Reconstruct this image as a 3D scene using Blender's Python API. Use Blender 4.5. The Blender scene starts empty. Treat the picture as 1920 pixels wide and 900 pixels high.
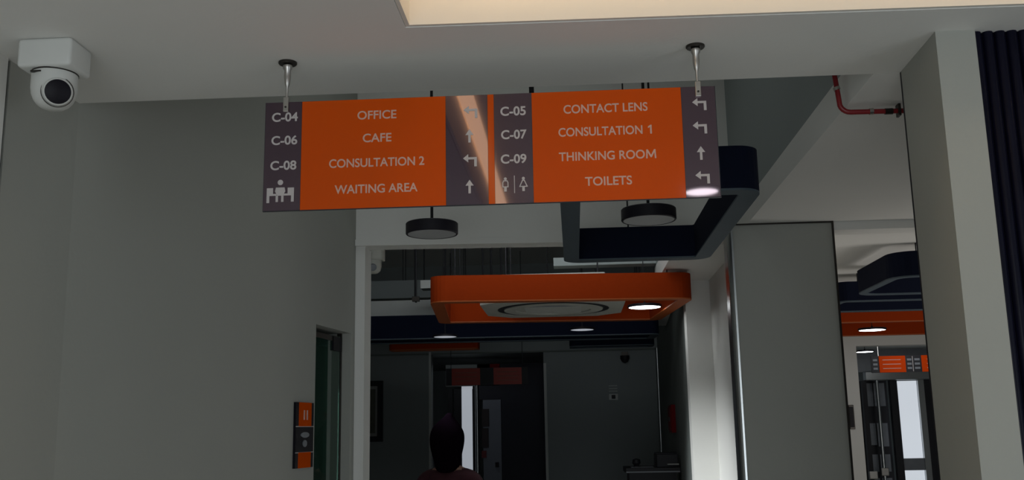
import bpy, bmesh, math, random
from mathutils import Vector, Matrix
C = bpy.context.scene.collection
SC = bpy.context.scene
R = math.radians
E = 1.55                     # eye height; heights below are given relative to it
random.seed(4)

# ------------------------------------------------------------------ camera
cd = bpy.data.cameras.new('camera'); cam = bpy.data.objects.new('camera', cd); C.objects.link(cam)
cd.sensor_fit = 'HORIZONTAL'; cd.sensor_width = 36.0; cd.lens = 36.0 * 1858.8 / 1920
cd.clip_start = .05; cd.clip_end = 100
M = Matrix(((0.9978948, 0.02957755, 0.05771608), (0.06224093, -0.18672278, -0.98043902), (-0.01822207, 0.9819673, -0.18817063)))
cam.matrix_world = Matrix.Translation((0, 0, E)) @ M.to_4x4()
SC.camera = cam

# ------------------------------------------------------------------ world, light, exposure
w = bpy.data.worlds.new('world'); SC.world = w; w.use_nodes = True
w.node_tree.nodes['Background'].inputs[0].default_value = (.80, .90, 1.0, 1)
w.node_tree.nodes['Background'].inputs[1].default_value = .30
SC.view_settings.view_transform = 'Standard'; SC.view_settings.look = 'None'
SC.view_settings.exposure = 0.0; SC.view_settings.gamma = 1.0; SC.view_settings.use_curve_mapping = False

def area(name, loc, target, sx, sy, power, col=(1, 1, 1), spread=180):
    l = bpy.data.lights.new(name, 'AREA'); l.shape = 'RECTANGLE'; l.size = sx; l.size_y = sy
    l.energy = power; l.color = col; l.spread = R(spread)
    o = bpy.data.objects.new(name, l); C.objects.link(o)
    o.location = (loc[0], loc[1], loc[2] + E)
    d = Vector(target) - Vector(loc); o.rotation_euler = d.to_track_quat('-Z', 'Y').to_euler()
    return o
area('daylight_entrance', (-.2, -3.3, -.4), (-.2, 2.4, .75), 3.0, 2.0, 56, (.88, .95, 1.0))
area('near_hall_side_fill', (3.3, -.4, -.5), (-1.5, 1.6, .8), 1.6, 1.8, 15, (.86, .94, 1.0))  # fill added from the right to brighten the near left wall and ceiling
area('coffer_fill', (-.3, 4.3, 2.52), (-.3, 4.3, 0), 1.4, 1.2, 3.2, (.95, 1.0, .98))  # unseen fill added under the coffer top to lift its sides
area('far_room_fill', (-.4, 5.80, 1.75), (-.6, 9.0, 1.5), 1.8, .5, 10, (.92, .97, 1.0))  # added fill above the lintel, lifts the far room ducts and ceiling
area('far_room_wall_fill', (-1.32, 5.88, .97), (.95, 7.0, -.95), .25, .25, 7, (.94, .98, 1.0), 44)  # unseen lamp added to brighten the wall behind the partition
area('side_room_fill', (3.9, 5.6, -.6), (2.2, 7.6, .8), 1.0, 1.4, 22, (1, .95, .9))  # fill added out of view to lift the side room frames and ceiling

# ------------------------------------------------------------------ materials
def mat(name, col, rough=.6, metal=0., spec=.5, var=0., scale=6., bump=0., emit=None, estr=0., ior=None, coat=0., stretch=None, trans=0.):
    m = bpy.data.materials.new(name); m.use_nodes = True
    nt = m.node_tree; b = nt.nodes['Principled BSDF']
    b.inputs['Base Color'].default_value = (*col, 1); b.inputs['Roughness'].default_value = rough
    b.inputs['Metallic'].default_value = metal; b.inputs['Specular IOR Level'].default_value = spec
    if ior: b.inputs['IOR'].default_value = ior
    b.inputs['Coat Weight'].default_value = coat
    b.inputs['Transmission Weight'].default_value = trans
    if emit: b.inputs['Emission Color'].default_value = (*emit, 1); b.inputs['Emission Strength'].default_value = estr
    tc = nt.nodes.new('ShaderNodeTexCoord'); mp = nt.nodes.new('ShaderNodeMapping')
    nt.links.new(tc.outputs['Object'], mp.inputs[0])
    if stretch: mp.inputs['Scale'].default_value = stretch
    n = nt.nodes.new('ShaderNodeTexNoise'); n.inputs['Scale'].default_value = scale; n.inputs['Detail'].default_value = 5
    nt.links.new(mp.outputs[0], n.inputs['Vector'])
    if var:
        mx = nt.nodes.new('ShaderNodeMix'); mx.data_type = 'RGBA'
        mx.inputs[6].default_value = (*[c * (1 - var) for c in col], 1); mx.inputs[7].default_value = (*[min(1, c * (1 + var)) for c in col], 1)
        nt.links.new(n.outputs['Fac'], mx.inputs[0]); nt.links.new(mx.outputs[2], b.inputs['Base Color'])
    if bump:
        bp = nt.nodes.new('ShaderNodeBump'); bp.inputs['Strength'].default_value = bump; bp.inputs['Distance'].default_value = .01
        n2 = nt.nodes.new('ShaderNodeTexNoise'); n2.inputs['Scale'].default_value = scale * 30
        nt.links.new(mp.outputs[0], n2.inputs['Vector']); nt.links.new(n2.outputs['Fac'], bp.inputs['Height']); nt.links.new(bp.outputs[0], b.inputs['Normal'])
    return m
plaster = mat('white_plaster', (.78, .775, .74), .75, var=.03, scale=2, bump=.05)
wallp = mat('wall_paint', (.37, .375, .34), .7, var=.03, scale=2, bump=.05)
coolp = mat('cool_grey', (.30, .335, .33), .7, var=.04, scale=2, bump=.05)  # cooler, darker grey than the white plaster
farp = mat('far_grey_paint', (.27, .30, .30), .7, var=.06, scale=2, bump=.05)
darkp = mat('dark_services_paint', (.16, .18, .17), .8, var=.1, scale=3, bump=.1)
voidp = mat('corridor_void_dark', (.006, .007, .02), .6, var=.2)  # near-black blue puts the dark of the corridor void into the colour
covep = mat('cove_paint', (.78, .74, .67), .7, var=.02, scale=2, bump=.03)
tile = mat('floor_tile', (.52, .50, .46), .35, var=.08, scale=3)
orange = mat('orange_acrylic', (.62, .074, .0006), .09, spec=.2, var=.03, scale=5, ior=1.5)
purple = mat('purple_acrylic', (.012, .003, .014), .035, spec=.5, ior=2.1, var=.15, scale=90)
purple.node_tree.nodes['Principled BSDF'].inputs['Specular Tint'].default_value = (1, .80, .88, 1)
signedge = mat('sign_dark_edge', (.02, .02, .025), .4)
letter = mat('letter_vinyl', (.50, .46, .45), .5, var=.04, scale=80)
letter_o = mat('letter_vinyl_pink', (.62, .38, .30), .5, var=.04, scale=80)
steel = mat('brushed_steel', (.50, .48, .45), .30, metal=1, var=.1, scale=60)
darksteel = mat('dark_bronze', (.05, .045, .04), .35, metal=.8)
alu = mat('satin_aluminium', (.45, .47, .47), .28, metal=1, var=.05, scale=40)
campl = mat('camera_white_plastic', (.66, .67, .64), .42, var=.02, scale=10)
black = mat('gloss_black', (.003, .002, .006), .45, spec=.2)
blackm = mat('matt_black', (.006, .006, .010), .6)
navy = mat('navy_felt', (.0035, .006, .019), .85, spec=.15, var=.15, scale=60, bump=.2)
navytrim = mat('navy_edge_band', (.055, .080, .10), .6, var=.1, scale=30)
ofelt = mat('orange_felt', (.32, .032, .0005), .85, spec=.15, var=.08, scale=60, bump=.2)
otrim = mat('orange_edge_band', (.42, .085, .008), .6, var=.08, scale=30)
blackrim = mat('lamp_black_rim', (.008, .006, .014), .5)
diff_off = mat('diffuser_unlit', (.50, .51, .52), .5)
diff_on = mat('diffuser_lit', (.9, .9, .9), .5, emit=(.93, .98, 1), estr=9)
diff_dim = mat('diffuser_dim', (.6, .62, .65), .5, emit=(.85, .9, 1), estr=.35)
led = mat('warm_led', (1, .8, .5), .5, emit=(1, .70, .40), estr=2.5)
redpipe = mat('red_pipe_paint', (.22, .008, .012), .4, var=.15, scale=30)
acw = mat('white_ac_plastic', (.50, .50, .45), .5, var=.04, scale=10)
slatm = mat('dark_fluted_veneer', (.005, .005, .014), .28, var=.5, scale=14, stretch=(4, 4, .5), spec=.12)
glassg = mat('green_tinted_glass', (.12, .27, .20), .04, spec=.5, trans=.85, ior=1.45)
ductp = mat('duct_white', (.62, .64, .62), .7, var=.05)
hairm = mat('black_hair', (.004, .002, .004), .9, spec=.0)
skin = mat('skin', (.22, .11, .07), .55)
shirt = mat('maroon_cloth', (.030, .002, .006), .9, var=.2, scale=20, bump=.2)
trouser = mat('dark_trousers', (.010, .010, .015), .9, bump=.2)
frost = mat('frosted_daylight_glass', (.7, .75, .8), .5, emit=(.80, .86, .95), estr=.34)
greyp = mat('grey_panel', (.20, .215, .235), .5, var=.15, scale=14)
brownp = mat('brown_timber', (.10, .05, .02), .5, var=.3, scale=8)
bluep = mat('blue_plastic', (.01, .035, .12), .5)
art = mat('artwork_grey', (.12, .12, .09), .5, var=.5, scale=12)
matb = mat('picture_mount', (.40, .40, .38), .7)
redbox = mat('red_box_paint', (.16, .002, .004), .6, spec=.1)

# ------------------------------------------------------------------ helpers
def new(): return bmesh.new()
def box(bm, x0, x1, y0, y1, z0, z1, bev=0, seg=2):
    r = bmesh.ops.create_cube(bm, size=1)
    vs = r['verts']
    bmesh.ops.scale(bm, vec=(abs(x1-x0), abs(y1-y0), abs(z1-z0)), verts=vs)
    bmesh.ops.translate(bm, vec=((x0+x1)/2, (y0+y1)/2, (z0+z1)/2), verts=vs)
    if bev:
        es = list({e for v in vs for e in v.link_edges})
        bmesh.ops.bevel(bm, geom=es, offset=bev, segments=seg, affect='EDGES', profile=.5)
    return bm
def bx(*a, **k): return box(new(), *a, **k)
def prism(bm, pts, z0, z1):
    n = len(pts); a = [bm.verts.new((p[0], p[1], z0)) for p in pts]; b = [bm.verts.new((p[0], p[1], z1)) for p in pts]
    bm.faces.new(a[::-1]); bm.faces.new(b)
    for i in range(n): bm.faces.new((a[i], a[(i+1) % n], b[(i+1) % n], b[i]))
    return bm
def ringprism(bm, po, pi, z0, z1):
    n = len(po)
    A = [bm.verts.new((p[0], p[1], z0)) for p in po]; B = [bm.verts.new((p[0], p[1], z1)) for p in po]
    D = [bm.verts.new((p[0], p[1], z0)) for p in pi]; F = [bm.verts.new((p[0], p[1], z1)) for p in pi]
    for i in range(n):
        j = (i+1) % n
        bm.faces.new((A[i], A[j], B[j], B[i])); bm.faces.new((D[j], D[i], F[i], F[j]))
        bm.faces.new((A[j], A[i], D[i], D[j])); bm.faces.new((B[i], B[j], F[j], F[i]))
    return bm
def lathe(bm, prof, c, n=48, axis='z'):
    rings = []
    for r, h in prof:
        if r < 1e-6: rings.append([bm.verts.new((0, 0, h))])
        else: rings.append([bm.verts.new((r*math.cos(2*math.pi*i/n), r*math.sin(2*math.pi*i/n), h)) for i in range(n)])
    vs = [v for q in rings for v in q]
    for a, b in zip(rings, rings[1:]):
        for i in range(n):
            j = (i+1) % n
            if len(a) == 1 and len(b) == 1: continue
            if len(a) == 1: bm.faces.new((a[0], b[i], b[j]))
            elif len(b) == 1: bm.faces.new((a[i], a[j], b[0]))
            else: bm.faces.new((a[i], a[j], b[j], b[i]))
    if isinstance(axis, (tuple, Vector)):
        q = Vector((0, 0, 1)).rotation_difference(Vector(axis)).to_matrix()
        bmesh.ops.rotate(bm, cent=(0, 0, 0), matrix=q, verts=vs)
    bmesh.ops.translate(bm, vec=c, verts=vs)
    return bm
def tube(bm, pts, r, n=12):
    pts = [Vector(p) for p in pts]; rings = []
    for i, p in enumerate(pts):
        t = (pts[min(i+1, len(pts)-1)] - pts[max(i-1, 0)]).normalized()
        u = t.cross(Vector((0, 1, 0)) if abs(t.y) < .9 else Vector((1, 0, 0))).normalized(); v = t.cross(u)
        rr = r[i] if isinstance(r, (list, tuple)) else r
        rings.append([bm.verts.new(p + (u*math.cos(2*math.pi*k/n) + v*math.sin(2*math.pi*k/n))*rr) for k in range(n)])
    for a, b in zip(rings, rings[1:]):
        for i in range(n): bm.faces.new((a[i], a[(i+1) % n], b[(i+1) % n], b[i]))
    bm.faces.new(rings[0][::-1]); bm.faces.new(rings[-1])
    return bm
def O(name, bm, m, parent=None, smooth=False, ang=35):
    me = bpy.data.meshes.new(name)
    root = parent
    off = Vector((0, 0, E)); p = parent
    if p is not None:
        while p.parent: p = p.parent
        off = Vector((0, 0, E)) - p.location
    bmesh.ops.translate(bm, vec=off, verts=bm.verts)
    bmesh.ops.recalc_face_normals(bm, faces=bm.faces)
    if smooth:
        for f in bm.faces: f.smooth = True
        for e in bm.edges:
            if len(e.link_faces) == 2 and e.calc_face_angle(0) > R(ang): e.smooth = False
    bm.to_mesh(me); bm.free(); me.materials.append(m)
    o = bpy.data.objects.new(name, me); C.objects.link(o)
    if parent: o.parent = parent
    return o
def T(name, label, cat, loc, group=None):
    o = bpy.data.objects.new(name, None); C.objects.link(o); o.empty_display_size = .05
    o.location = (loc[0], loc[1], loc[2] + E); o['label'] = label; o['category'] = cat
    if group: o['group'] = group
    return o
def tag(o, label, cat, group=None):
    o['label'] = label; o['category'] = cat
    if group: o['group'] = group
    return o
def S(name, bm, m, parent=None, smooth=False):
    o = O(name, bm, m, parent, smooth)
    if not parent: o['kind'] = 'structure'
    return o
def dup(root, dloc, label, group=None):
    r = root.copy(); C.objects.link(r); r.location = root.location + Vector(dloc); r['label'] = label
    if group: r['group'] = group
    for ch in list(root.children):
        c = ch.copy(); C.objects.link(c); c.parent = r
        for g in ch.children:
            d = g.copy(); C.objects.link(d); d.parent = c
    return r
def text(parent, s, cx, y, cz, width, height, m, name='lettering', bold=.016, off=None):
    cu = bpy.data.curves.new('t', 'FONT'); cu.body = s; cu.align_x = 'CENTER'; cu.size = 1; cu.offset = bold; cu.extrude = .01
    cu.resolution_u = 7
    to = bpy.data.objects.new('t', cu); C.objects.link(to); bpy.context.view_layer.update()
    me = bpy.data.meshes.new_from_object(to.evaluated_get(bpy.context.evaluated_depsgraph_get()))
    bpy.data.objects.remove(to)
    bm = new(); bm.from_mesh(me); bpy.data.meshes.remove(me)
    xs = [v.co.x for v in bm.verts]; ys = [v.co.y for v in bm.verts]
    mx, my = (min(xs)+max(xs))/2, (min(ys)+max(ys))/2; sx = width/(max(xs)-min(xs)); sy = height/(max(ys)-min(ys))
    for v in bm.verts:
        a, b, d = v.co; v.co = (cx + (a-mx)*sx, y - d*.05, cz + (b-my)*sy)
    return O(name, bm, m, parent)
def flat(parent, name, polys, y, m, th=.0008):
    """flat print pieces: polygons in (x, z), a hair thick"""
    bm = new()
    for k, p in enumerate(polys):
        a = [bm.verts.new((q[0], y-th-k*.00005, q[1])) for q in p]; b = [bm.verts.new((q[0], y, q[1])) for q in p]
        n = len(p); bm.faces.new(a); bm.faces.new(b[::-1])
        for i in range(n): bm.faces.new((a[i], a[(i+1) % n], b[(i+1) % n], b[i]))
    return O(name, bm, m, parent)
def rect(x0, x1, z0, z1): return [(x0, z0), (x1, z0), (x1, z1), (x0, z1)]
def rounded(x0, x1, y0, y1, r, n=5):
    pts = []
    for cx, cy, a0 in ((x1-r, y0+r, -90), (x1-r, y1-r, 0), (x0+r, y1-r, 90), (x0+r, y0+r, 180)):
        for i in range(n+1):
            a = R(a0 + 90*i/n); pts.append((cx + r*math.cos(a), cy + r*math.sin(a)))
    return pts

# ------------------------------------------------------------------ setting: floor, ceilings
S('floor', bx(-3.6, 6.5, -4, 19, -1.65, -1.55), tile)
H = 1.03
cx0, cx1, cy0, cyL, cyR = -.408, 2.1, -.7, 2.402, 2.449
bm = new()
prism(bm, [(-1.9, -3.6), (cx0, -3.6), (cx0, 2.89), (-1.9, 2.88)], H, H+.3)
prism(bm, [(cx0, -3.6), (3.4, -3.6), (3.4, cy0), (cx0, cy0)], H, H+.3)
prism(bm, [(cx1, cy0), (3.4, cy0), (3.4, 2.893), (cx1, 2.893)], H, H+.3)
prism(bm, [(cx0, cyL), (cx1, cyR), (cx1, 2.893), (cx0, 2.89)], H, H+.3)
S('ceiling', bm, plaster)
# raised coffer over the near hall, lined in pale paint, with its warm light strip
t = S('ceiling_recess', prism(new(), [(cx0-.02, cy0-.02), (cx1+.02, cy0-.02), (cx1+.02, cyR+.02), (cx0-.02, cyL+.02)], H+.19, H+.30), covep)
bm = new(); e = .012
prism(bm, [(cx0+.001, cy0), (cx0+e, cy0), (cx0+e, cyL), (cx0+.001, cyL)], H+.002, H+.19)
prism(bm, [(cx0+e, cyL-e), (cx1-e, cyR-e), (cx1-e, cyR-.001), (cx0+e, cyL-.001)], H+.002, H+.19)
prism(bm, [(cx1-e, cy0), (cx1, cy0), (cx1, cyR), (cx1-e, cyR)], H+.002, H+.19)
prism(bm, [(cx0+e, cy0), (cx1-e, cy0), (cx1-e, cy0+e), (cx0+e, cy0+e)], H+.002, H+.19)
S('trim_1', bm, covep)
ls = T('led_strip', 'warm light strip along the top of the recess in the near ceiling', 'light strip', (cx0, cyL, H+.17))
O('light_strip_side', bx(cx0+e+.005, cx0+e+.058, cy0+.05, cyL-.05, H+.172, H+.19), led, ls)
bm = prism(new(), [(cx0+.145, cyL-.14), (cx1-.06, cyR-.14), (cx1-.06, cyR-.025), (cx0+.145, cyL-.025)], H+.172, H+.19)
O('light_strip_front', bm, led, ls)
# ceiling beyond, right of the high coffer, and its end room
bm = new()
prism(bm, [(.926, 2.893), (5.6, 2.893), (5.6, 5.5), (.926, 5.5)], H, H+.12)
prism(bm, [(.62, 5.69), (.94, 5.69), (.94, 5.5), (5.6, 5.5), (5.6, 10.3), (.80, 10.3), (.80, 7.27), (.62, 7.27)], H, H+.12)
S('ceiling_side', bm, plaster)
# high coffer (sides and top)
TOP = 2.6
bm = new()
box(bm, .926, 1.02, 2.9, 5.6, H+.12, TOP)
box(bm, -1.9, 1.02, 2.80, 2.885, H+.30, TOP)
S('wall_coffer_side', bm, coolp)
S('ceiling_high', bx(-1.9, 1.02, 2.80, 5.9, TOP, TOP+.1), coolp)
bm = prism(new(), [(-1.206, 5.42), (.93, 5.562), (.93, 5.68), (-1.206, 5.54)], H, TOP)
S('wall_bulkhead', bm, plaster)
bm = prism(new(), [(-1.20, 5.402), (.92, 5.545), (.92, 5.562), (-1.20, 5.42)], H, H+.035)
S('trim_2', bm, plaster)

# ------------------------------------------------------------------ left wall (bends at y 2.88, with a glazed doorway)
A = Vector((-1.52, 2.88)); B = Vector((-1.2, 5.42)); D = (B-A).normalized(); N = Vector((-D.y, D.x))   # N points away from the hall
LEN = (B-A).length
def L(s, o, z=None):
    p = A + D*s + N*o; return (p.x, p.y) if z is None else Vector((p.x, p.y, z))
def lquad(s0, s1, o0, o1): return [L(s0, o0), L(s1, o0), L(s1, o1), L(s0, o1)]
def s_of(y): return (y - A.y)/D.y
s0, s1 = s_of(4.86), s_of(5.36); ztop = .535
bm = new()
prism(bm, [(-1.53, 2.515), (-1.52, 2.88), (-1.72, 2.9), (-1.73, 2.515)], -1.55, H)
prism(bm, lquad(0, s0, 0, .16), -1.55, TOP)
prism(bm, lquad(s0, s1, 0, .16), ztop, TOP)
prism(bm, lquad(s1, LEN, 0, .16), -1.55, TOP)
S('wall_left', bm, wallp)
S('wall_left_near', bx(-1.75, -1.525, -3.6, 2.495, -1.55, H), plaster)
S('trim_3', bx(-1.75, -1.536, 2.495, 2.515, -1.55, H), blackm)
bm = prism(new(), [(-1.36, 5.425), (-1.201, 5.425), (-1.148, 5.43), (-1.148, 5.60), (-1.33, 5.80), (-1.36, 5.80)], -1.55, H)
S('wall_left_end', bm, plaster)
dr = S('door_1', prism(new(), lquad(s0+.02, s1-.02, .055, .067), -1.54, ztop-.02), glassg)
for z in (ztop-.10, -1.4):
    O('patch_fitting', prism(new(), lquad(s1-.14, s1-.02, .045, .077), z, z+.075), black, dr)
O('head_rail', prism(new(), lquad(s0+.02, s1-.14, .05, .072), ztop-.05, ztop-.022), darksteel, dr)
bm = new(); prism(bm, lquad(s0, s0+.012, .05, .075), -1.55, ztop); prism(bm, lquad(s1-.012, s1, .05, .075), -1.55, ztop)
S('trim_4', bm, darksteel)
# little dark lobby behind the glass
bm = new()
prism(bm, lquad(s0-1.6, s0-1.55, .16, 1.6), -1.55, 1.0); prism(bm, lquad(s1+.04, s1+.08, .16, 1.6), -1.55, 1.0)
prism(bm, lquad(s0-1.6, s1+.08, 1.55, 1.6), -1.55, 1.0); prism(bm, lquad(s0-1.6, s1+.08, .16, 1.6), 1.0, 1.05)
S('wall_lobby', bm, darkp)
q = T('wooden_cupboard', 'brown timber cupboard seen dimly through the green glass door', 'cupboard', (*L(s1-.05, .8), -1.55))
O('carcass', prism(new(), lquad(s1-.35, s1+.03, .5, 1.3), -1.55, -.02), brownp, q)
for k in (0, 1): O('door', prism(new(), lquad(s1-.375, s1-.35, .52+.4*k, .88+.4*k), -1.5, -.06), brownp, q)
q = T('water_bottle', 'blue water cooler bottle seen through the green glass door', 'water cooler', (*L(s1-.6, .42), -1.55))
p = L(s1-.6, .42)
O('cooler_body', bx(p[0]-.14, p[0]+.14, p[1]-.14, p[1]+.14, -1.55, -.45, bev=.02), greyp, q)
O('bottle', lathe(new(), [(0, -.45), (.05, -.45), (.06, -.40), (.12, -.34), (.125, -.12), (.11, -.08), (0, -.07)], (p[0], p[1], 0)), bluep, q, True)

# door plaque on the left wall
sp0, sp1 = s_of(4.605), s_of(4.82)
pl = T('door_plaque', 'black and orange plaque on the left wall beside the glass door', 'wall plaque', (*L((sp0+sp1)/2, -.005), 0))
O('plate', prism(new(), lquad(sp0, sp1, -.012, 0), -.157, .146), black, pl)
O('orange_panel', prism(new(), lquad(sp0+.035, sp1-.035, -.015, -.012), .035, .146), orange, pl)
O('orange_panel', prism(new(), lquad(sp0+.035, sp1-.035, -.015, -.012), -.157, -.085), orange, pl)
for k in (-.018, .018):
    O('symbol', prism(new(), lquad((sp0+sp1)/2+k-.006, (sp0+sp1)/2+k+.006, -.017, -.015), .065, .110), letter_o, pl)
for z in (.034, -.086): O('divider_line', prism(new(), lquad(sp0, sp1, -.0135, -.012), z-.002, z+.002), letter, pl)
for z, rx, rz in ((-.005, .05, .013), (-.045, .024, .016)):
    bm = new(); vs = []
    sc = (sp0+sp1)/2
    a = [bm.verts.new(L(sc+rx*math.cos(i*math.pi/10), -.0155, z+rz*math.sin(i*math.pi/10))) for i in range(20)]
    b = [bm.verts.new(L(sc+rx*math.cos(i*math.pi/10), -.012, z+rz*math.sin(i*math.pi/10))) for i in range(20)]
    bm.faces.new(a); bm.faces.new(b[::-1])
    for i in range(20): bm.faces.new((a[i], a[(i+1) % 20], b[(i+1) % 20], b[i]))
    O('oval_symbol', bm, greyp, pl)

# ------------------------------------------------------------------ right side: nib wall, fluted wall
S('wall_right_nib', prism(new(), [(.996, 2.575), (1.10, 2.575), (1.10, 2.88), (1.003, 2.88)], -1.55, H), wallp)
S('trim_5', bx(1.003, 1.012, 2.881, 2.892, -1.55, H), blackm)
fl = S('wall_right_fluted', bx(1.0, 3.2, 2.60, 2.70, -1.55, H), slatm)
n = 0; x = 1.000
while x < 2.25:
    bm = new(); wd = .0300
    pts = [(x+.001, 2.60)] + [(x+wd/2 - (wd/2-.001)*math.cos(math.pi*i/6), 2.60 - .014*math.sin(math.pi*i/6)-.002) for i in range(7)] + [(x+wd-.001, 2.60)]
    prism(bm, pts, -1.55, H-.001)
    O('slat', bm, slatm, fl, True, 50); x += .0315; n += 1

# red sprinkler pipe
bm = new()
pts = [(.893, 3.2, 2.6), (.897, 3.2, 1.14), (.905, 3.2, 1.05)]
for i in range(1, 7): a = R(90*i/6); pts.append((.905+.035-.035*math.cos(a), 3.2, 1.043-.033*math.sin(a)))
pts += [(1.30, 3.2, 1.006)]
pp = T('sprinkler_pipe', 'thin red pipe dropping from the coffer and bending right into the wall', 'pipe', (.9, 3.2, 1.05))
O('pipe', tube(bm, pts, .0085), redpipe, pp, True)
for p0, p1 in (((.899, 3.2, 1.098), (.902, 3.2, 1.088)), ((1.0, 3.2, 1.0097), (1.012, 3.2, 1.0097))):
    O('coupling', tube(new(), [p0, p1], .0115), steel, pp, True)
O('coupling', tube(new(), [(1.05, 3.2, 1.008), (1.075, 3.2, 1.008)], .0105), darksteel, pp, True)
O('clip', bx(1.090, 1.098, 3.185, 3.215, .99, H), darksteel, pp)

# ------------------------------------------------------------------ hanging sign
Y = 2.61
sg = T('directory_sign', 'long orange and purple directory sign hanging from the near ceiling', 'sign', (-.214, Y, .755))
O('backing_panel', bx(-.838, .409, Y, Y+.006, .600, .9125), signedge, sg)
for x0, x1, m, nm in ((-.836, -.733, purple, 'purple_panel'), (-.733, -.3305, orange, 'orange_panel'), (-.3305, -.2145, purple, 'purple_panel'),
                      (-.2145, -.197, orange, 'orange_strip'), (-.197, -.0925, purple, 'purple_panel'), (-.0925, .3155, orange, 'orange_panel'), (.3155, .407, purple, 'purple_panel')):
    O(nm, bx(x0+.0003, x1-.0003, Y-.0035, Y, .6015, .911), m, sg)
yt = Y-.0036
for s, cx, cz, wd in [('OFFICE', -.522, .865, .109), ('CAFE', -.521, .799, .08), ('CONSULTATION 2', -.522, .729, .264), ('WAITING AREA', -.523, .655, .229),
                      ('C-04', -.781, .868, .073), ('C-06', -.781, .801, .073), ('C-08', -.782, .729, .073), ('C-05', -.144, .861, .07), ('C-07', -.143, .794, .07), ('C-09', -.145, .725, .07),
                      ('CONTACT LENS', .109, .86, .229), ('CONSULTATION', .093, .795, .228), ('THINKING ROO', .0945, .726, .232), ('TOILETS', .11, .655, .126)]:
    code = s.startswith('C-')
    text(sg, s, cx, yt, cz, wd, .0265 if code else .0250, letter if code else letter_o, bold=.024 if code else .015)
flat(sg, 'lettering', [[(.2275, .7825), (.2322, .7825), (.2322, .8075), (.2288, .8075), (.2220, .8030), (.2220, .7985), (.2275, .8015)]], yt, letter_o)
mw, mz = .2135, .7135   # the last M, drawn as one outline
flat(sg, 'lettering', [[(mw+a*.0275, mz+b*.025) for a, b in ((0, 0), (.15, 0), (.17, .68), (.44, .12), (.56, .12), (.83, .68), (.85, 0), (1, 0), (.95, 1), (.80, 1), (.50, .38), (.20, 1), (.05, 1))]], yt, letter_o)
def arrow_left(cx, cz, s=.0195):
    k = s
    return [[(cx-k, cz+.35*k), (cx-.25*k, cz+.95*k), (cx-.25*k, cz-.25*k)], rect(cx-.3*k, cx+.95*k, cz+.18*k, cz+.50*k), rect(cx+.58*k, cx+.95*k, cz-.85*k, cz+.2*k)]
def arrow_up(cx, cz, s=.0195):
    k = s
    return [[(cx, cz+k), (cx+.58*k, cz+.15*k), (cx-.58*k, cz+.15*k)], rect(cx-.17*k, cx+.17*k, cz-.95*k, cz+.2*k)]
for cx, cz, kind in ((-.261, .862, 'l'), (-.265, .794, 'u'), (-.264, .724, 'l'), (-.266, .651, 'u'), (.364, .860, 'l'), (.362, .794, 'l'), (.361, .723, 'u'), (.362, .655, 'l')):
    flat(sg, 'arrow', arrow_left(cx, cz) if kind == 'l' else arrow_up(cx, cz), yt, letter)
# waiting-area pictogram: seated person between two chairs
px, pz, k = -.790, .653, .0011
def P(x, z): return (px + x*k, pz + z*k)
def pr(x0, x1, z0, z1): return [P(x0, z0), P(x1, z0), P(x1, z1), P(x0, z1)]
circ = [P(7*math.cos(i*math.pi/8)+1, 25+7*math.sin(i*math.pi/8)) for i in range(16)]
flat(sg, 'pictogram', [circ, [P(-10, 12), P(12, 12), P(14, 2), P(8, -9), P(-6, -9), P(-12, 2)],
     pr(-10, -4, -25, -9), pr(4, 10, -25, -9), pr(-33, -17, -4, 11), pr(-33, -26, -27, -4), pr(-26, -8, -9, -4), pr(20, 36, -4, 11), pr(29, 36, -25, -4), pr(9, 29, -9, -4)], yt, letter)
# toilets pictogram: man | woman
def outl(pts, t, cx, cz):
    res = []
    for i in range(len(pts)):
        a = Vector(pts[i]); b = Vector(pts[(i+1) % len(pts)]); d = (b-a).normalized(); nn = Vector((-d.y, d.x))*t; e2 = d*t
        res.append([(cx+q.x, cz+q.y) for q in (a-nn-e2, b-nn+e2, b+nn+e2, a+nn-e2)])
    return res
man = outl([(-.0045, .011), (.0045, .011), (.007, .006), (.007, -.006), (-.007, -.006), (-.007, .006)], .0013, -.1685, .653)
woman = outl([(-.0025, .011), (.0025, .011), (.0100, -.006), (-.0100, -.006)], .0013, -.1195, .653)
for cx in (-.1685, -.1195):
    c1 = [(cx+.0042*math.cos(i*math.pi/6), .653+.0165+.0042*math.sin(i*math.pi/6)) for i in range(12)]
    (man if cx < -.15 else woman).extend([c1, rect(cx-.0035, cx+.0035, .653-.019, .653-.006)])
flat(sg, 'man_symbol', man, yt, letter); flat(sg, 'woman_symbol', woman, yt, letter)
flat(sg, 'divider_line', [rect(-.1448, -.1430, .653-.024, .653+.025)], yt, letter)
# two hangers
for hx in (-.778, .362):
    h = O('hanger', lathe(new(), [(0, .905), (.0035, .905), (.0035, .955), (.007, .965), (.0095, .985), (.009, 1.005), (.013, 1.012), (.013, 1.02), (0, 1.02)], (hx, Y, 0), 20), steel, sg, True)
    O('ceiling_rose', lathe(new(), [(0, 1.022), (.024, 1.0235), (.026, 1.026), (.026, H), (0, H)], (hx, Y, 0), 32), darksteel, h, True)
    O('clamp', bx(hx-.0075, hx+.0075, Y-.010, Y+.012, .882, .925, bev=.0015), steel, h)
    O('screw', lathe(new(), [(0, 0), (.003, 0), (.003, .002), (0, .002)], (hx, Y-.010, .895), 12, (0, -1, 0)), darksteel, h, True)

# round downlight behind the coffer, mirrored in the bottom edge of the sign
HD = H+.19
dl = T('downlight', 'round white downlight inside the recess of the near ceiling', 'ceiling light', (.70, .10, HD))
O('trim_ring', lathe(new(), [(.085, HD), (.10, HD), (.10, HD-.010), (.085, HD-.014), (.085, HD)], (.70, .10, 0)), campl, dl, True)
O('diffuser', lathe(new(), [(0, HD), (.085, HD), (.085, HD-.010), (0, HD-.012)], (.70, .10, 0)), diff_on, dl, True)

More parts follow.
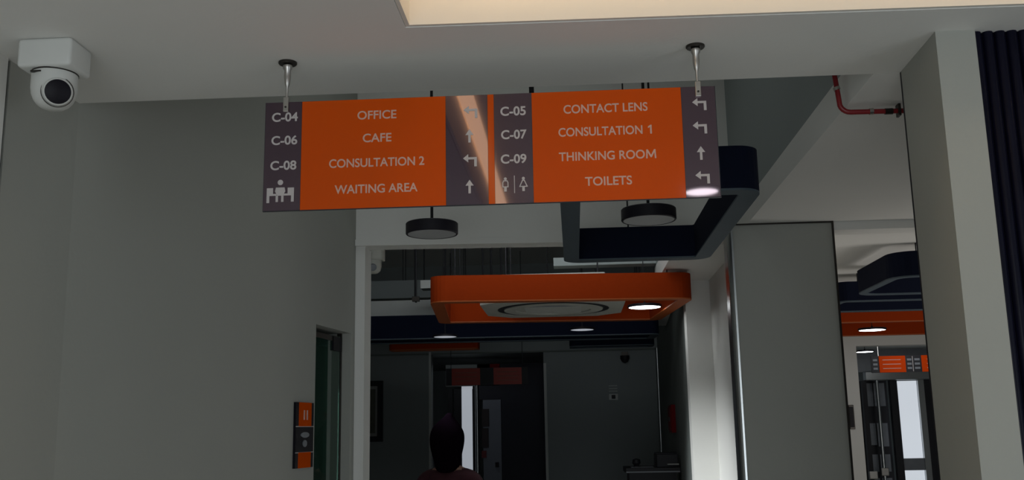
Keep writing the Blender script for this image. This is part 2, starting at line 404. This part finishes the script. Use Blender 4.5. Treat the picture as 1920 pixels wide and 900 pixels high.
# ------------------------------------------------------------------ near security camera
cm = T('security_camera', 'white dome security camera on a square box under the near ceiling', 'camera', (-1.34, 2.43, H))
O('mount_box', bx(-1.425, -1.280, 2.365, 2.480, .952, H, bev=.010, seg=3), campl, cm, True)
bm = lathe(new(), [(0, .953), (.056, .953), (.0575, .948), (.0575, .908), (.055, .892), (.049, .877), (.040, .865), (.026, .856), (0, .853)], (-1.353, 2.430, 0), 48)
body = O('dome_body', bm, campl, cm, True, 50)
O('seam_ring', lathe(new(), [(.0568, .9525), (.0588, .9525), (.0588, .949), (.0568, .949)], (-1.353, 2.430, 0), 48), darksteel, body, True)
O('slot', bx(-1.388, -1.360, 2.3705, 2.380, .9395, .9430), darksteel, body)
ax = Vector((.53, -.84, -.27)).normalized(); ctr = Vector((-1.346, 2.430, .901))
O('lens_housing', lathe(new(), [(0, .0), (.0345, 0), (.0365, .040), (.0370, .050), (.0355, .056), (.0320, .059), (.0315, .055), (0, .055)], ctr, 40, ax), campl, body, True)
bm = lathe(new(), [(.0385, .036), (.0405, .036), (.0405, .041), (.0385, .041)], ctr, 40, ax); O('shadow_gap', bm, darksteel, body, True)
O('lens_cover', lathe(new(), [(.0320, .0555), (.0315, .0585), (.020, .0615), (0, .0625)], ctr, 40, ax), black, body, True)

# ------------------------------------------------------------------ baffles and lamps
def baffle(name, label, x0, x1, y0, y1, z0, z1, mf, mt, group, rad=.10, th=.07, rz=0, ceil=TOP, wires=4, chamfer=False, at=None):
    t = T(name, label, 'ceiling baffle', ((x0+x1)/2, (y0+y1)/2, z0), group)
    n = 1 if chamfer else 6
    po = rounded(x0, x1, y0, y1, rad, n); pi = rounded(x0+th, x1-th, y0+th, y1-th, max(.01, rad-th*(.6 if chamfer else 1)), n)
    O('frame', ringprism(new(), po, pi, z0+.008, z1), mf, t)
    O('edge_band', ringprism(new(), po, pi, z0, z0+.0075), mt, t)
    i = th/2+.0
    ws = [(x0+th/2+.12, y0+th/2), (x1-th/2-.12, y0+th/2), (x0+th/2+.12, y1-th/2), (x1-th/2-.12, y1-th/2)][:wires]
    for a, b in (at or ws):
        O('suspension_wire', tube(new(), [(a, b, z1), (a, b, ceil)], .004, 6), blackm, t)
    t.rotation_euler.z = R(rz)
    return t
G = 'suspended frame baffles'
baffle('ceiling_baffle', 'large navy felt frame hanging behind the directory sign', -.03, .70, 3.50, 5.0, .83, .995, navy, navytrim, G, .09, .075, at=[(.31, 3.54), (.30, 4.96)])
cr = T('conduit_drop', 'black conduit stub dropping from the high coffer, seen above the middle of the sign', 'conduit', (-.12, 3.4, .93))
O('conduit', tube(new(), [(-.12, 3.4, .93), (-.12, 3.4, TOP)], .009, 10), blackm, cr, True)
O('end_cap', lathe(new(), [(0, .90), (.014, .90), (.014, .93), (0, .93)], (-.12, 3.4, 0), 16), blackm, cr, True)
baffle('ceiling_baffle', 'big orange felt frame hanging around the ceiling air conditioner', -.985, .755, 6.47, 7.82, .83, 1.005, ofelt, otrim, G, .10, .09, 5, 2.2)
baffle('ceiling_baffle', 'long navy frame hanging behind the big orange frame', -2.05, .76, 8.68, 9.16, .80, 1.01, navy, navytrim, G, .08, .07, 2, 2.2)
baffle('ceiling_baffle', 'short navy frame low at the right behind the lit disc lamp', -.03, .80, 9.75, 10.02, .79, .93, navy, navytrim, G, .04, .05, 0, 2.2)
baffle('ceiling_baffle', 'small orange frame hanging under the long navy frame, over the doorway', -1.92, -.98, 10.3, 10.52, .84, .95, ofelt, otrim, G, .04, .05, 0, 2.2)
baffle('ceiling_baffle', 'nearest navy frame hanging in the side room', 1.87, 3.4, 5.80, 6.65, .83, .98, navy, navytrim, G, .14, .05, 0, H, 4)
baffle('ceiling_baffle', 'second navy frame in the side room, behind the nearest one', 1.85, 3.4, 6.95, 7.65, .83, .97, navy, navytrim, G, .08, .05, 0, H, 4)
baffle('ceiling_baffle', 'orange frame in the side room above the white door lintel', 1.87, 3.9, 8.44, 9.80, .83, .965, ofelt, otrim, G, .06, .05, 0, H, 4)

def disc(label, x, y, z, d, m, ceil, rod=.004, h=.055, lab2=None):
    t = T('pendant_lamp', label, 'lamp', (x, y, z), 'round disc lamps')
    O('rim', lathe(new(), [(0, z+h), (d/2-.004, z+h), (d/2, z+h-.004), (d/2, z+.004), (d/2-.003, z), (d/2-.009, z), (d/2-.009, z+.006), (0, z+.02)], (x, y, 0), 56), blackrim, t, True)
    O('diffuser', lathe(new(), [(0, z-.001), (d/2-.010, z+.001), (d/2-.010, z+.0055), (0, z+.0055)], (x, y, 0), 56), m, t, True)
    O('rod', tube(new(), [(x, y, z+h), (x, y, ceil)], rod, 10), blackm, t, True)
    O('rod_collar', lathe(new(), [(0, z+h), (.014, z+h), (.006, z+h+.02), (0, z+h+.02)], (x, y, 0), 16), blackm, t, True)
    return t
disc('unlit black disc lamp hanging below the left half of the sign', -.655, 4.62, .925, .25, diff_off, TOP, .007)
disc('unlit black disc lamp hanging inside the navy frame', .364, 4.45, .925, .25, diff_off, TOP, .007)
disc('brightly lit disc lamp inside the big orange frame', .525, 7.12, .845, .245, diff_on, 2.2, .003, .02)
disc('dim disc lamp under the left part of the long navy frame', -1.08, 8.40, .788, .21, diff_dim, 2.2, .004, .02)
disc('dim disc lamp under the middle of the long navy frame', .085, 8.32, .812, .21, diff_dim, 2.2, .004, .02)
disc('brightly lit disc lamp inside the side room orange frame', 2.74, 9.25, .835, .25, diff_on, H, .003, .02)

# ceiling air conditioner (round-flow cassette)
ac = T('air_conditioner', 'white cassette air conditioner inside the big orange frame', 'air conditioner', (-.13, 7.13, .85))
O('casing', bx(-.50, .24, 6.78, 7.48, .875, 1.06, bev=.01), acw, ac)
oct_ = rounded(-.63, .37, 6.62, 7.62, .17, 1)
O('face_panel', prism(new(), oct_, .850, .876), acw, ac)
O('air_slot', ringprism(new(), [(-.13+.40*math.cos(i*math.pi/24), 7.12+.40*math.sin(i*math.pi/24)) for i in range(48)], [(-.13+.36*math.cos(i*math.pi/24), 7.12+.36*math.sin(i*math.pi/24)) for i in range(48)], .8465, .851), blackm, ac)
O('louvre_ring', ringprism(new(), [(-.13+.355*math.cos(i*math.pi/24), 7.12+.355*math.sin(i*math.pi/24)) for i in range(48)], [(-.13+.27*math.cos(i*math.pi/24), 7.12+.27*math.sin(i*math.pi/24)) for i in range(48)], .842, .850), acw, ac)
gr = O('intake_grille', bx(-.33, .07, 6.92, 7.32, .8445, .8495), greyp, ac)
for i in range(9): O('grille_slat', bx(-.33, .07, 6.935+i*.043, 6.950+i*.043, .841, .8444), acw, gr)
for a in range(4):
    dx, dy = math.cos(a*math.pi/2+math.pi/4), math.sin(a*math.pi/2+math.pi/4)
    O('corner_cover', bx(-.13+.46*dx*1.1-.045, -.13+.46*dx*1.1+.045, 7.12+.46*dy*1.1-.045, 7.12+.46*dy*1.1+.045, .8465, .8498, bev=.001), acw, ac)
for sx in (-.45, .19):
    for sy in (6.85, 7.4): O('hanging_rod', tube(new(), [(sx, sy, 1.06), (sx, sy, 2.2)], .005, 6), blackm, ac)

# ------------------------------------------------------------------ small far camera on the lintel
c2 = T('security_camera', 'small white dome camera on the left end of the lintel', 'camera', (-1.15, 5.62, .99))
O('mount_box', bx(-1.205, -1.085, 5.605, 5.70, .985, H+.03, bev=.008), acw, c2)
O('dome_body', lathe(new(), [(0, .985), (.048, .985), (.048, .95), (.042, .925), (.026, .911), (0, .908)], (-1.147, 5.652, 0), 32), acw, c2, True, 50)
O('lens_cover', lathe(new(), [(0, 0), (.022, 0), (.018, .008), (0, .010)], Vector((-1.140, 5.610, .94)), 24, (.2, -.9, -.3)), greyp, c2, True)

# ------------------------------------------------------------------ partition P1, side wall, lintel of the side opening
S('wall_partition', bx(.845, 1.353, 5.11, 5.23, -1.55, H), wallp)
bm = prism(new(), [(.845, 5.105)] + [(.825-.030*math.cos(R(a))-.0+.02, 5.13-.03*math.sin(R(a))) for a in (90, 72, 54, 36, 18, 0)] + [(.815, 5.22), (.845, 5.22)], -1.55, H)
S('trim_6', bm, alu)
S('trim_7', bx(1.353, 1.362, 5.10, 5.23, -1.55, H), darksteel)
S('trim_8', bx(.845, 1.353, 5.104, 5.11, H-.008, H), darksteel)
S('wall_side', bx(.99, 1.345, 5.24, 7.25, -1.55, H), plaster)
S('wall_back_return', bx(.815, .99, 7.11, 7.25, -1.55, H), plaster)
S('ceiling_beam', bx(1.362, 5.4, 5.12, 5.26, .985, H), plaster)
bm = new(); box(bm, -.12, .62, 7.12, 7.26, 1.165, 1.225); box(bm, .62, .68, 5.69, 7.27, H+.12, 2.2); box(bm, .68, .80, 7.2, 7.27, H+.12, 2.2)
S('ceiling_bulkhead', bm, coolp)

# ------------------------------------------------------------------ far room shell
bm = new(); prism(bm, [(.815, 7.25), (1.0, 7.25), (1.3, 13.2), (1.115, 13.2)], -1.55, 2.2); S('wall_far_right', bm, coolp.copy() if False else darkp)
bm = new()
box(bm, -3.1, -1.885, 13.2, 13.35, -1.55, 2.2); box(bm, -.39, 1.3, 13.2, 13.35, -1.55, 2.2); box(bm, -1.885, -.39, 13.2, 13.35, 1.02, 2.2)
S('wall_far', bm, farp)
S('wall_far_left', bx(-3.1, -2.95, 5.45, 13.3, -1.55, 2.2), farp)
S('wall_far_near', bx(-3.1, -1.36, 5.72, 5.80, -1.55, 2.2), farp)
S('ceiling_far', bx(-3.1, 1.3, 5.55, 13.3, 2.2, 2.3), plaster)
bm = new(); box(bm, -1.915, -1.885, 13.17, 13.2, -1.55, 1.04); S('trim_9', bm, ductp)
bm = new(); box(bm, -.39, -.355, 13.17, 13.2, -1.55, .86); S('trim_10', bm, ductp)
S('trim_11', bx(-2.9, 1.1, 13.18, 13.2, 1.005, 1.025), darkp)
S('trim_12', tube(new(), [(1.10, 13.10, -.62), (1.10, 13.10, 1.02)], .022), alu, smooth=True)
bd = tag(O('air_duct', bx(-2.9, -.35, 9.22, 9.62, .93, 1.22), ductp), 'pale boxed duct hanging at the left above the long navy frame', 'duct')
for k in range(3): O('hanger_rod', tube(new(), [(-2.4+k*.9, 9.4, 1.22+E), (-2.4+k*.9, 9.4, 2.2+E)], .006, 6), blackm)
rods = [o for o in C.objects if o.name.startswith('hanger_rod')]
for o in rods: o.location.z = -E; o.parent = bd
d2 = tag(O('air_duct', bx(-2.9, -.9, 9.8, 10.2, 1.32, 1.50), farp), 'grey duct higher up behind the pale boxed duct', 'duct')
for k in range(2):
    q = O('hanger_rod', tube(new(), [(-2.4+k*.9, 10.0, 1.50+E), (-2.4+k*.9, 10.0, 2.2+E)], .006, 6), blackm); q.location.z = -E; q.parent = d2
rr = [(-1.109, 'first threaded rod left of the big orange frame'), (-.857, 'threaded rod over the left end of the big orange frame'), (-.633, 'thick threaded rod above the left half of the orange frame'),
      (-.576, 'middle one of three rods close together above the orange frame'), (-.506, 'right one of three rods close together above the orange frame')]
for i, (x, lb) in enumerate(rr):
    q = T('threaded_rod', lb, 'rod', (x, 8.1+.05*i, 1.0), 'rods in the open ceiling')
    yy = 8.1+.05*i; x *= 8.1/7
    q.location.x = x
    O('rod', tube(new(), [(x, yy, 1.05), (x, yy, 2.2)], .008 if i != 1 else .005, 8), blackm, q)
    O('bracket', bx(x-.03, x+.03, yy-.02, yy+.02, 1.06, 1.10), darksteel, q)
cp = T('cable_tray', 'grey metal cable tray crossing the open ceiling above the orange frame', 'cable tray', (-.4, 8.5, 1.3))
O('tray', bx(-1.3, .78, 8.46, 8.62, 1.22, 1.25), darkp, cp)
for xx in (-1.1, -.2, .6):
    for yy in (8.465, 8.615): O('drop_rod', tube(new(), [(xx, yy, 1.23), (xx, yy, 2.21)], .004, 6), blackm, cp)
for yy in (8.46, 8.62): O('side_rail', bx(-1.3, .78, yy-.006, yy+.006, 1.22, 1.29), ductp, cp)

# framed picture on far wall
pf = T('picture_frame', 'black framed picture with pale mount on the far left wall', 'picture', (-2.7, 13.19, .27))
bm = new(); x0, x1, z0, z1 = -3.0 + .08, -2.53, -.12, .675
for a in ((x0, x1, z1-.07, z1), (x0, x1, z0, z0+.07), (x0, x0+.07, z0+.07, z1-.07), (x1-.07, x1, z0+.07, z1-.07)): box(bm, a[0], a[1], 13.155, 13.2, a[2], a[3])
O('frame', bm, blackm, pf)
O('mount', bx(x0+.07, x1-.07, 13.18, 13.199, z0+.07, z1-.07), matb, pf)
O('print', bx(x0+.10, x1-.10, 13.175, 13.18, z0+.11, z1-.11), art, pf)

# far camera, wall unit, red box
c3 = T('security_camera', 'tiny dark dome camera at the top of the far wall', 'camera', (.67, 13.15, .9))
O('mount', bx(.64, .72, 13.12, 13.2, .93, .98), darksteel, c3); O('dome_body', lathe(new(), [(0, .93), (.06, .93), (.06, .89), (.04, .85), (0, .83)], (.68, 13.12, 0), 24), blackm, c3, True)
wu = T('wall_unit', 'small pale box with vent lines on the far wall', 'wall unit', (.51, 13.18, .44))
O('body', bx(.455, .575, 13.15, 13.2, .36, .44, bev=.005), ductp, wu)
for k in range(3): O('vent_slat', bx(.46, .57, 13.18, 13.2, .47+k*.035, .48+k*.035), ductp, wu)
O('lens', bx(.49, .54, 13.14, 13.15, .375, .425), blackm, wu)
rb = T('hose_cabinet', 'dark red cabinet on the right wall of the far room', 'cabinet', (.93, 9.5, .08))
bm = prism(new(), [(.875, 9.2), (.925, 9.2), (.955, 9.8), (.905, 9.8)], -.05, .20); O('body', bm, redbox, rb)
bm = prism(new(), [(.869, 9.24), (.875, 9.24), (.903, 9.77), (.897, 9.77)], -.03, .18); hb = O('door', bm, redbox, rb)
O('handle', bx(.862, .876, 9.30, 9.33, .05, .09), blackm, hb)

# counter with printer at the bottom right of the far room
ct = T('reception_counter', 'black counter at the bottom right of the far room', 'counter', (.7, 8.9, -1.55))
O('worktop', bx(.42, .87, 8.6, 9.15, -.375, -.335), blackm, ct)
O('front_panel', bx(.45, .85, 8.68, 8.70, -1.55, -.375), blackm, ct)
O('worktop_edge', bx(.42, .87, 8.594, 8.60, -.372, -.362), greyp, ct)
for xx in (.45, .82): O('side_panel', bx(xx, xx+.03, 8.70, 9.1, -1.55, -.375), blackm, ct)
pn = T('printer', 'black printer standing on the counter in the far room', 'printer', (.78, 8.85, -.335))
O('body', bx(.685, .865, 8.68, 8.98, -.335, -.225, bev=.006), blackm, pn)
O('paper_tray', bx(.77, .865, 8.62, 8.70, -.312, -.304), matb, pn); O('lid', bx(.69, .86, 8.69, 8.97, -.224, -.214), black, pn)
mo = T('desk_ornament', 'small round dark ornament left of the printer on the counter', 'ornament', (.52, 8.8, -.335))
O('body', lathe(new(), [(0, -.335), (.03, -.335), (.022, -.32), (.036, -.30), (.032, -.27), (.012, -.262), (0, -.26)], (.52, 8.8, 0), 20), blackm, mo, True)
O('base_tray', bx(.47, .66, 8.72, 8.88, -.335, -.330), greyp, mo)

# far hanging sign over the doorway
f2 = T('directory_sign', 'dim dark directory sign with two orange fields before the far doorway', 'sign', (-1.06, 12.2, .65))
O('backing_panel', bx(-1.562, -.556, 12.2, 12.215, .545, .755), blackm, f2)
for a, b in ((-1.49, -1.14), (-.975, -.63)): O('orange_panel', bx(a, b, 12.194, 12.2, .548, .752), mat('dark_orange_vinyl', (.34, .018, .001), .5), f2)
for z in (.70, .65, .60):
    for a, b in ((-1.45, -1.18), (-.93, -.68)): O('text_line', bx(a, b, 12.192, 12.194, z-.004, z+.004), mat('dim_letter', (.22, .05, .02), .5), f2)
O('mounting_box', bx(-1.02, -.90, 12.195, 12.22, .755, .80), redbox, f2)
for a in (-1.5, -.62): O('hanger', tube(new(), [(a, 12.207, .755), (a, 12.207, 2.2)], .004, 6), blackm, f2)

# corridor behind the far doorway
bm = new(); box(bm, -2.6, .3, 17.6, 17.7, -1.55, 1.05); box(bm, -2.7, -2.6, 13.35, 17.7, -1.55, 1.05); S('wall_corridor', bm, farp)
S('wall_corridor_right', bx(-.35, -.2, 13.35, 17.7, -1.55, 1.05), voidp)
S('ceiling_corridor', bx(-2.7, .3, 13.35, 17.7, 1.05, 1.15), farp)
S('wall_corridor_dark', bx(-1.055, -.35, 14.5, 14.6, -1.55, .95), voidp)  # dark sheet standing in for the unlit depth of the corridor
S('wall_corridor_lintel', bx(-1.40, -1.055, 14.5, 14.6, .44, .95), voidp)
d5 = S('door_2', bx(-1.32, -1.06, 14.49, 14.54, -1.54, .435), mat('grey_door_paint', (.20, .22, .27), .5, var=.05))
O('door_handle', bx(-1.15, -1.10, 14.45, 14.49, -.52, -.45, bev=.005), black, d5)
for z0, z1, x1, lb in ((.06, .30, -1.235, 'upper dark poster on the grey corridor door'), (-.24, .03, -1.245, 'lower dark poster on the grey corridor door')):
    q = T('poster', lb, 'poster', (-1.29, 14.48, z0)); O('sheet', bx(-1.335, x1, 14.475, 14.489, z0, z1), mat('dark_poster', (.02, .008, .012), .5), q)
    O('border', bx(-1.339, x1+.004, 14.486, 14.4895, z0-.004, z1+.004), blackm, q)
q = tag(O('red_notice', bx(-1.345, -1.275, 14.47, 14.489, -.385, -.285), mat('red_vinyl', (.16, .003, .008), .5)), 'small red notice below the posters on the corridor door', 'notice')
wn = S('window_1', bx(-1.64, -1.48, 14.60, 14.62, -.9, .66), frost)
bm = new()
for a, b in ((-1.83, -1.77), (-1.745, -1.64), (-1.48, -1.43)): box(bm, a, b, 14.56, 14.64, -1.55, .60)
O('window_frame', bm, blackm, wn)
S('trim_13', tube(new(), [(-1.405, 14.5, -1.55), (-1.405, 14.5, .66)], .028), alu, smooth=True)
S('trim_14', bx(-1.86, -1.06, 14.5, 14.6, .64, .95), farp)
area('corridor_ceiling_light', (-1.6, 13.65, 1.045), (-1.6, 14.3, -.5), .3, .3, 1.2, (.9, .95, 1))

# ------------------------------------------------------------------ side room end: lintel, jamb, glazed entrance beyond
bm = new(); box(bm, 2.755, 2.875, 10.3, 10.45, -1.55, H); box(bm, 2.875, 5.4, 10.3, 10.45, .775, H); box(bm, 1.345, 2.755, 10.3, 10.45, -1.55, H)
S('wall_side_end', bm, plaster)
rd = T('recessed_pull', 'dark slim pull handle on the white jamb of the side room doorway', 'handle', (2.765, 10.29, .06))
O('plate', bx(2.748, 2.800, 10.285, 10.3, -.055, .185, bev=.004), darksteel, rd); O('grip', bx(2.752, 2.790, 10.275, 10.286, -.035, .165), black, rd)
bm = new(); box(bm, 2.875, 2.90, 10.45, 13.3, -1.55, .95); box(bm, 5.2, 5.4, 5.26, 15.5, -1.55, H); box(bm, 2.9, 5.3, 15.3, 15.4, -1.55, .95)
S('wall_entrance', bm, farp)
S('ceiling_entrance', bx(2.875, 5.4, 10.45, 15.4, .95, 1.03), ductp)
disc('lit disc lamp seen through the side room doorway', 3.62, 12.6, .87, .22, diff_on, .95, .003, .02)
# sign there
f3 = T('directory_sign', 'bright orange and black directory sign beyond the side room doorway', 'sign', (4.0, 12.0, .68))
O('backing_panel', bx(3.51, 4.75, 12.0, 12.015, .582, .778), blackm, f3)
brighto = mat('bright_orange_vinyl', (.70, .06, .001), .7, spec=.1)
for a, b in ((3.60, 3.905), (4.09, 4.66)): O('orange_panel', bx(a, b, 11.994, 12.0, .584, .776), brighto, f3)
for z in (.73, .68, .63):
    for a, b in ((3.64, 3.85), (4.15, 4.4)): O('text_line', bx(a, b, 11.991, 11.994, z-.0035, z+.0035), letter_o, f3)
    for a, b in ((3.53, 3.58), (3.925, 3.975), (4.01, 4.07)): O('room_number', bx(a, b, 11.995, 12.0, z-.012, z+.012), greyp, f3)
O('divider_line', bx(3.985, 3.992, 11.994, 12.0, .59, .77), letter, f3)
for a in (3.6, 4.5): O('hanger', tube(new(), [(a, 12.007, .778), (a, 12.007, .95)], .004, 6), steel, f3)
frost2 = mat('bright_frosted_glass', (.7, .75, .8), .5, emit=(.82, .88, .96), estr=.60)
# glazed entrance screen at y 13.3
gs = S('window_2', bx(4.19, 4.45, 13.32, 13.335, -.45, .535), frost2)
O('pane', bx(4.19, 4.45, 13.32, 13.335, -1.54, -.60), frost2, gs)
O('band', bx(4.17, 4.47, 13.31, 13.34, -.60, -.45), greyp, gs)
O('pane', bx(4.64, 4.80, 13.32, 13.335, -.45, .65), frost2, gs)
O('band', bx(4.62, 4.82, 13.31, 13.34, -1.54, -.45), greyp, gs)
hd = S('trim_15', bx(3.78, 5.1, 13.22, 13.34, .545, .66, bev=.01), alu)
for a, b, m, nm in ((3.745, 3.80, blackm, 'dark_post'), (4.10, 4.19, blackm, 'dark_post'), (4.455, 4.53, alu, 'metal_post'), (4.53, 4.64, blackm, 'dark_post')):
    o = O(nm, bx(a, b, 13.28, 13.36, -1.55, .545), m, gs)
O('upper_header', bx(3.0, 5.2, 13.34, 13.40, .66, .95), greyp, gs)
sh = T('display_rack', 'dark rack of grey panels behind the entrance pole', 'rack', (3.95, 13.5, -1.55))
O('back_board', bx(3.70, 4.12, 13.50, 13.52, -1.55, .55), blackm, sh)
for r_, (z0, z1) in enumerate(((.22, .52), (-.30, .0), (-.62, -.40), (-1.0, -.7))):
    for a, b in ((3.81, 3.93), (3.945, 4.085)):
        O('grey_panel', bx(a+.005*r_, b, 13.48, 13.50, z0 + (.02 if a < 3.9 and r_ == 1 else 0), z1), greyp, sh)
S('trim_16', tube(new(), [(3.925, 13.25, -1.55), (3.925, 13.25, .60)], .022), alu, smooth=True)
pb = T('door_pull_bar', 'steel pull fitting low on the entrance pole', 'handle', (3.92, 13.2, -.62))
O('bar', bx(3.87, 3.97, 13.19, 13.23, -.66, -.56, bev=.01), steel, pb); O('lower_plate', bx(3.72, 3.83, 13.2, 13.23, -.70, -.60, bev=.01), steel, pb)
area('entrance_ceiling_light', (3.9, 11.4, .90), (3.9, 12.6, .0), .5, .3, 2.4, (.95, .97, 1))

# ------------------------------------------------------------------ person in the far room, seen from behind
def skinmesh(name, nodes, edges, m, parent, sub=2):
    me = bpy.data.meshes.new(name); me.from_pydata([Vector(n[:3]) for n in nodes], edges, []); me.materials.append(m)
    o = bpy.data.objects.new(name, me); C.objects.link(o); o.parent = parent
    md = o.modifiers.new('skin', 'SKIN'); md.use_smooth_shade = True
    for i, n in enumerate(nodes):
        v = me.skin_vertices[0].data[i]; v.radius = (n[3], n[4] if len(n) > 4 else n[3]); v.use_root = (i == 0)
    s = o.modifiers.new('sub', 'SUBSURF'); s.levels = sub; s.render_levels = sub
    return o
pe = T('person', 'person with dark hair and a maroon top standing in the far room', 'person', (-.775, 6.2, -1.55))
def arm(sx):
    return [(sx*.165, 0, 1.265, .052), (sx*.215, .0, 1.06, .042), (sx*.225, -.04, .83, .028), (sx*.225, -.05, .77, .026, .036)]
def leg(sx):
    return [(sx*.085, 0, .84, .082), (sx*.095, -.01, .46, .058), (sx*.10, .02, .10, .040), (sx*.10, .02, .045, .040), (sx*.11, -.10, .035, .036, .030)]
nodes = [(0, 0, .90, .125, .10), (0, 0, 1.06, .11, .085), (0, 0, 1.20, .135, .095), (0, .0, 1.285, .085, .07), (0, .005, 1.34, .052), (0, .0, 1.43, .052), (0, -.005, 1.47, .073), (0, 0, 1.52, .082), (0, .005, 1.565, .070)]
edges = [(i, i+1) for i in range(8)]
for sx in (-1, 1):
    b = len(nodes); nodes += arm(sx); edges += [(3, b)] + [(b+i, b+i+1) for i in range(3)]
    pa = b+3
    for k, (fx, ln) in enumerate(((-.024, .060), (-.008, .070), (.008, .066), (.022, .052))):
        c = len(nodes); nodes += [(sx*.225, -.05+fx, .725, .009), (sx*.222, -.052+fx, .725-ln*.5, .0085), (sx*.214, -.054+fx, .725-ln, .007)]
        edges += [(pa, c), (c, c+1), (c+1, c+2)]
    c = len(nodes); nodes += [(sx*.205, -.085, .755, .010), (sx*.195, -.10, .725, .008)]; edges += [(pa, c), (c, c+1)]
for sx in (-1, 1):
    b = len(nodes); nodes += leg(sx); edges += [(0, b)] + [(b+i, b+i+1) for i in range(4)]
skinmesh('body', nodes, edges, skin, pe)
nodes = [(0, 0, .86, .150, .12), (0, 0, 1.06, .135, .105), (0, 0, 1.20, .160, .115), (0, 0, 1.285, .11, .085), (0, .0, 1.33, .062)]; edges = [(i, i+1) for i in range(4)]
for sx in (-1, 1):
    b = len(nodes); nodes += [(sx*.165, 0, 1.265, .064), (sx*.215, 0, 1.06, .054), (sx*.224, -.035, .86, .040)]; edges += [(3, b), (b, b+1), (b+1, b+2)]
skinmesh('shirt', nodes, edges, shirt, pe)
nodes = [(0, 0, .90, .142, .115)]; edges = []
for sx in (-1, 1):
    b = len(nodes); nodes += [(sx*.085, 0, .80, .095), (sx*.095, -.01, .46, .072), (sx*.10, .02, .10, .058)]; edges += [(0, b), (b, b+1), (b+1, b+2)]
skinmesh('trousers', nodes, edges, trouser, pe)
for sx in (-1, 1):
    bm = bx(sx*.10-.045, sx*.10+.045, -.15, .07, 0, .075, bev=.025, seg=3)
    o = O('shoe', bm, blackm, pe, True); o.location = (-.775*0, 0, 0)
    o.data.transform(Matrix.Translation(pe.location - Vector((0, 0, E))))
# hair: full cap falling to the nape, small bun on the crown
nodes = [(0, .034, 1.285, .078, .062), (0, .034, 1.37, .088, .070), (.004, .032, 1.44, .112, .090), (.004, .028, 1.51, .122, .105), (0, .020, 1.575, .105, .100), (-.012, .03, 1.635, .026), (-.014, .032, 1.662, .022)]
hr = skinmesh('hair', nodes, [(i, i+1) for i in range(6)], hairm, pe)
bm = lathe(new(), [(0, -.018), (.010, -.014), (.016, 0), (.010, .012), (0, .016)], (0, 0, 0), 12)
for nm, (x, y, z), m in (('ear', (-.088, -.005, 1.50), skin), ('ear', (.088, -.005, 1.50), skin), ('eye', (-.030, -.078, 1.515), black), ('eye', (.030, -.078, 1.515), black), ('nose', (0, -.088, 1.485), skin), ('mouth', (0, -.076, 1.45), shirt)):
    me = bpy.data.meshes.new(nm); b2 = bm.copy(); b2.to_mesh(me); b2.free(); me.materials.append(m)
    o = bpy.data.objects.new(nm, me); C.objects.link(o); o.parent = pe; o.location = (x, y, z)
    o.scale = {'ear': (.5, 1, 1.5), 'eye': (.7, .4, .5), 'nose': (.7, 1, 1.2), 'mouth': (1.6, .5, .4)}[nm]
bm.free()
pe.rotation_euler.z = R(165)
